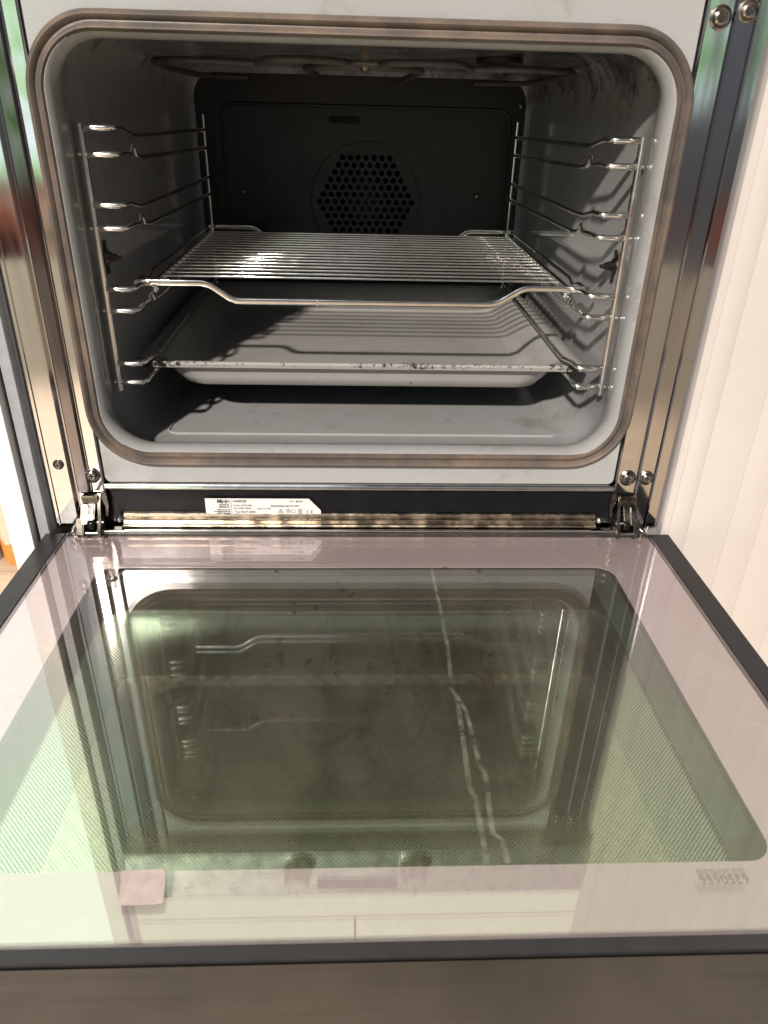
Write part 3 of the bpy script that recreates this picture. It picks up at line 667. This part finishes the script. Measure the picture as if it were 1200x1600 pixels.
# ================================================================== baking tray
tray = thing('baking_tray', 'grey enamel baking tray with chipped, burnt front rim, on the lowest runners', 'baking tray', None)
T_ = .0950
lps = [(.2280, .0790, .4900, .010, T_-.0058), (.2295, .0772, .4914, .011, T_-.0018), (.2280, .0788, .4900, .010, T_), (.2190, .0840, .4830, .014, T_-.0004), (.2130, .0885, .4780, .018, T_-.0018),
       (.2060, .0925, .4700, .024, T_-.0055), (.1960, .0985, .4580, .030, T_-.0180), (.1890, .1030, .4480, .032, T_-.0275), (.1780, .1150, .4370, .030, T_-.0308), (.140, .150, .40, .02, T_-.0312)]
def trayloop(l, y0, y1, rad, z): return xy(-l, l, y0, y1, rad, z)
bot = [(.140, .150, .40, .02, T_-.0335), (.1780, .1110, .4380, .030, T_-.0330), (.1920, .0985, .4500, .034, T_-.0295), (.2000, .0935, .4595, .036, T_-.0200), (.2085, .0885, .4720, .032, T_-.0078), (.2130, .0865, .4790, .018, T_-.0050), (.2270, .0798, .4892, .010, T_-.0060)]
fl_ = [trayloop(*a) for a in lps]
vv = [p for lp in (fl_ + [trayloop(*a) for a in bot]) for p in lp]
loops = fl_ + [trayloop(*a) for a in bot]
n = len(loops[0]); f = []
for i in range(len(loops)-1):
    for k in range(n):
        l = (k+1) % n; f.append((i*n+k, i*n+l, (i+1)*n+l, (i+1)*n+k))
f.append(tuple(range(9*n, 10*n)))
# floor top and underside caps
f.append(tuple(range(10*n, 11*n)))
mesh('tray_pan', vv, f, TR, tray, True, 60)
GREASE = simple('burnt_grease', (.035, .028, .022), .5, v=.4)
for x in (-.1930, .1930):   # burnt stop notches near the front corners
    g = G(); g.lathe((x, .0812, T_-.0026), (0, 0, 1), [(.0034, 0), (.0040, .0012), (.0034, .0026), (.0012, .0034)], 9); g.make('stop_notch', GREASE, tray)
place(tray, (0, .285, .07))

# ================================================================== cabinets around
pr_ = [(.3035, .010), (.3035, -.0195), (.3043, -.0205)]
x = .3110
for w in (.0190, .0420, .0310, .0450, .0380, .0420, .0390, .0440, .0400):
    pr_ += [(x-.0004, -.0205), (x, -.0199), (x+.0004, -.0205)] + [(x+w*q, -.0205-.0012*math.sin(PI*q)) for q in (.15, .3, .45, .6, .75, .9)]; x += w
pr_ += [(x+.02, -.0205), (x+.02, .010)]
pr_ = [(a, b+.0145) for a, b in pr_]
g = G(); g.extrude(pr_, (0, 0, -.64), ex, ey, ez, 1.9); rc = g.make('fluted_cabinet_door', WHT, None, angle=20)
tag(rc, 'glossy white tall cabinet front with fine vertical grooves, right of the oven', 'cabinet door')
g = G(); g.box((-.3400, -.0200, -.64), (-.3185, .60, 1.26), .0008); lc = g.make('cabinet_side_panel', WHM, None)
tag(lc, 'narrow white upright panel edge along the left side of the oven', 'side panel')
ac = thing('upper_cabinet', 'white cabinet fronts above the oven, seen mirrored in the door glass', 'cabinet', None)
g = G(); g.box((-.3020, 0, .503), (.3020, .58, 1.10)); g.make('carcass', WHM, ac, smooth=False)
for a, b in ((-.3015, -.0065), (-.0035, .3015)):
    g = G(); g.box((a, -.0200, .556), (b, -.0010, 1.10), .001); g.make('cabinet_door', WHM, ac)
g = G(); g.box((-.3015, -.0200, .505), (.3015, -.0010, .5525), .001); g.make('filler_strip', WHM, ac)
place(ac, (0, .29, .503))

# ---- floor with the cartons standing on it, left
g = G(); g.add([(-5, -5, -.65), (5, -5, -.65), (5, 5, -.65), (-5, 5, -.65)], [(0, 1, 2, 3)])
fl = g.make('floor', m_wood(), None, smooth=False); fl['kind'] = 'structure'
def carton(c, ang, w, d, h, label, lowm, top=None):
    root = thing('cardboard_carton', label, 'carton', None)
    a, b = Vector((math.cos(ang), math.sin(ang), 0)), Vector((-math.sin(ang), math.cos(ang), 0)); c = Vector(c)
    g = G(); g.obox(c+ez*(h/2+.028), a, b, ez, w/2, d/2, h/2-.028, .001); g.make('carton_wall', top or PAPW, root)
    g = G(); g.obox(c+ez*.0285, a, b, ez, w/2+.0006, d/2+.0006, .0285, .001); g.make('printed_band', lowm, root)
    g = G(); g.obox(c+ez*(h+.014)+b*(-d*.10), a, (b*.9+ez*.35).normalized(), (ez*.9-b*.35).normalized(), w/2, d*.42, .0012); g.make('top_flap', top or PAPW, root)
    text('allove', .022, c - b*(d/2+.0012) + a*(-.03) + ez*.018, tuple(a), (0, 0, 1), root, PAPL, bold=.0006)
    place(root, c); return root
carton((-.815, .930, -.65), R(38), .105, .085, .25, 'pale carton with an orange printed band at its foot, left of the oven', PAPO)
carton((-.935, .880, -.65), R(30), .10, .08, .26, 'white carton with orange foot, partly cut by the left picture edge', PAPO, PAPL)
g = G(); g.box((-1.25, 1.10, -.65), (-.60, 1.35, -.26), .01); tb = g.make('storage_box', PAPL, None); tag(tb, 'large white storage box standing behind the cartons', 'box')
